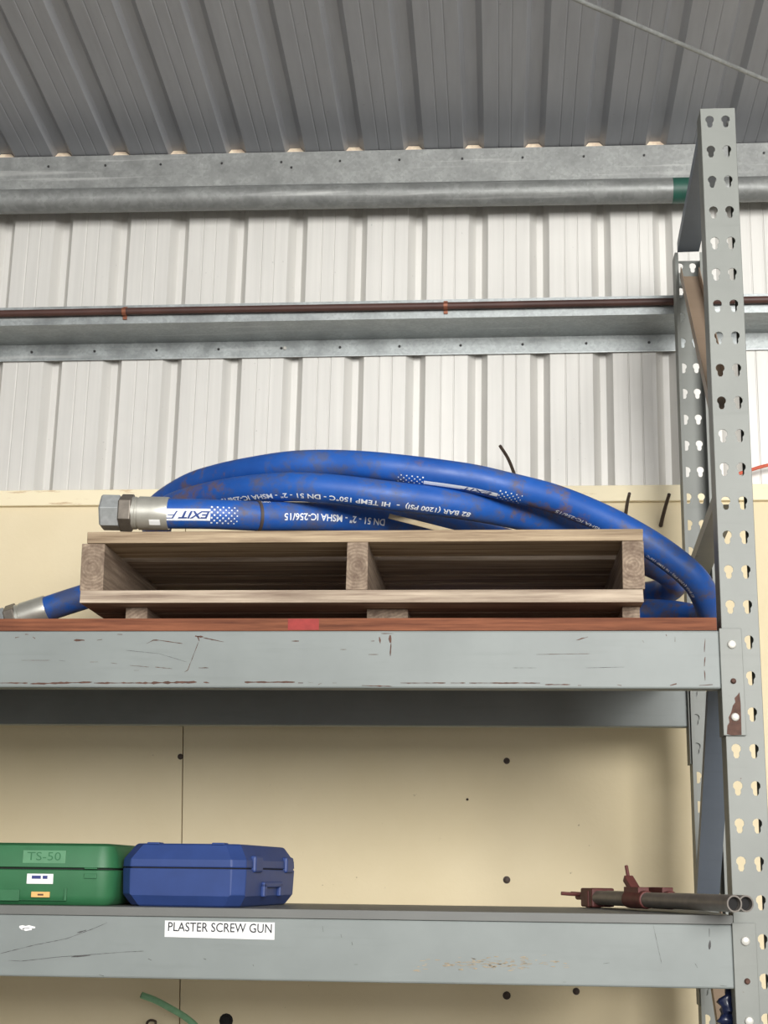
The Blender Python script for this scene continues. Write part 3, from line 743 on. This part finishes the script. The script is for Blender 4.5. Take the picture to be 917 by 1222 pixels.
hd = MB().box(bw/2-.004, bw/2+.006, .15, .172, cz0+.020, cz0+.050).box(bw/2-.004, bw/2+.006, .282, .304, cz0+.020, cz0+.050).box(bw/2-.004, bw/2+.006, .15, .304, cz0+.040, cz0+.052)
hd.build('carry_handle', M_BLUECASE, bc, bevel=.003)
for x in (-.085, .062):
    MB().box(x, x+.028, .018, .05, cz0+.129, cz0+.1338).build('hinge_knuckle', M_BLUECASE, bc, bevel=.002)

# ------------------------------------------------------------------ pipe clamps
def pipe_clamp(pe, pf, label, second=False):
    pe, pf = Vector(pe), Vector(pf); L = (pf-pe).length; ax = (pf-pe).normalized(); R = .0162
    t = thing('pipe_clamp', label, 'clamp', (pe.x, pe.y, ZL))
    side = Vector((0, 0, 1)).cross(ax).normalized()
    z = Vector((0, 0, 1))
    local(MB().lathe(pe, ax, [(.06, R-.003), (.0, R-.003), (0, R), (L, R)], 24, cap=True).build('pipe', M_PIPESTEEL, smooth=40), t)
    local(MB().lathe(pe + ax*.012, ax, [(0, R-.0031), (.002, R-.0031)], 20).build('bore_shade_disc', M_BLACK), t)  # black disc standing in for the shade inside the pipe
    q = pe + ax*(L-.075)            # fixed head with screw
    hd_ = MB().bar(q, q + ax*.075, .044, .034, z); hd_.bar(q + ax*.02 - z*.003, q + ax*.045 - z*.003, .040, .038, z)
    local(hd_.build('fixed_head', M_CLAMPRED, bevel=.004), t)
    sc = q + ax*.075
    local(MB().tube([sc, sc + ax*.06], .007, 10).tube([sc+ax*.05 - side*.03 + z*.004, sc+ax*.055 + side*.045 + z*.008], .0045, 8).build('screw_handle', M_CLAMPRED, smooth=40), t)
    q = pe + ax*(.405 if not second else .34)
    jw = MB().lathe(q, ax, [(0, R+.001), (.002, R+.0034), (.10, R+.0034), (.102, R+.001)], 16)
    jw.bar(q + ax*.02 + z*.012, q + ax*.10 + z*.012, .030, .026, z)
    local(jw.build('sliding_jaw', M_CLAMPRED, smooth=40, bevel=.001), t)
    if not second:
        lv = MB().bar(q + ax*.055 + z*.012, q + ax*.105 + z*.046, .022, .016, side); lv.tube([q + ax*.098 + z*.038, q + ax*.112 + z*.074], .0045, 8)
        local(lv.build('release_lever', M_CLAMPRED, bevel=.002), t)
        local(MB().bar(q - ax*.012 - side*.02 + z*.004, q + ax*.05 - side*.021 + z*.002, .007, .006, z).build('jaw_pin', M_DARKSTEEL, bevel=.001), t)
    return t
zc = ZL + .0242
e1 = at(877, 1077, -.150); e2 = at(891, 1077, -.115); e1.z = e2.z = zc + .001
pipe_clamp(e1, (-.282, .57, zc), 'pipe clamp with dark red jaws and raised lever, nearest the shelf front')
pipe_clamp(e2, (-.256, .62, zc), 'pipe clamp with dark red jaw lying behind the other clamp', True)

# ------------------------------------------------------------------ small things on the wall
def peg(pts, r, label):
    return tag(MB().tube(spline(pts, .01), lambda u: r*(1.0 - .15*u), 10).build('wall_peg', M_DARKSTEEL, smooth=40), label, 'peg', 'rusty pegs on the wall')
peg([at(616, 572, 1.115), at(612, 560, 1.04), at(606, 546, .99), at(597, 532, .95)], .0055, 'curved dark steel peg sticking up behind the top of the blue hose')
peg([at(747, 614, 1.10), at(749, 600, 1.03), at(751.5, 589, .97)], .0055, 'short rusty steel peg left of the slanting longer peg')
pg = peg([at(789, 627, 1.095), at(791, 618, 1.06), at(795, 603, 1.01), at(799, 590, .97)], .0062, 'long slanting rusty steel peg beside the rear upright')

# pale green hose end below the lower shelf
g = [at(168.5, 1187.5, .95), at(184, 1193, .96), at(203, 1203, .98), at(220, 1213, 1.0), at(235, 1226, 1.02)]
g += [g[-1] + Vector((.04, .015, -.06)), g[-1] + Vector((.07, .03, -.20)), g[-1] + Vector((.075, .04, -.6)), Vector((g[-1].x+.08, 1.075, .012))]
gh = thing('garden_hose', 'pale green garden hose end poking up below the lower shelf', 'hose', (g[-1].x, 1.07, 0))
local(MB().tube(spline(g, .015), .0088, 14).build('tube', M_GREENHOSE, smooth=60), gh)
ax = (g[0]-g[1]).normalized()
local(MB().lathe(g[0] - ax*.0005, ax, [(0, .006), (.0012, .006)], 14).build('bore_shade_disc', M_BLACK), gh)  # flat black disc, the shade of the hollow hose end put into its colour
# hook whose top shows beside the green hose
hk = [at(176, 1224, 1.06), at(176, 1220, 1.03), at(180, 1217.5, 1.02), at(185, 1218.5, 1.03), at(186, 1222, 1.08)]
hk = [Vector((hk[0].x, 1.10, hk[0].z-.03)), hk[0]-Vector((0, .02, .02))] + hk[1:4] + [hk[4], Vector((hk[4].x, 1.10, hk[4].z-.02))]
tag(MB().tube(spline(hk, .006), .0035, 8).build('wall_hook', M_DARKSTEEL, smooth=40), 'small dark curved wall hook beside the pale green hose', 'hook')

# crumpled navy plastic hanging from the lower beam end
pts = []
for i in range(15):
    pts.append(at(868 + 2.2*math.sin(i*1.3), 1178 + i*4.6, .050) + Vector((0, .004*math.sin(i*2.1), 0)))
mb = MB(); R_ = []
for i, p in enumerate(pts):
    r = (.004 + .011*min(1, i/4.0))*(1 + .25*math.sin(i*2.3)); ring = []
    for k in range(12):
        a = 2*math.pi*k/12; rr = r*(1 + .18*math.sin(3*a + i*1.1) * (.5+.5*random.random())); ring.append(p + Vector((rr*math.cos(a), rr*.9*math.sin(a), 0)))
    R_.append(ring)
tag(mb.rings(R_).build('plastic_wrap', M_NAVY, smooth=60), 'crumpled shiny navy plastic hanging beneath the lower beam end', 'plastic')
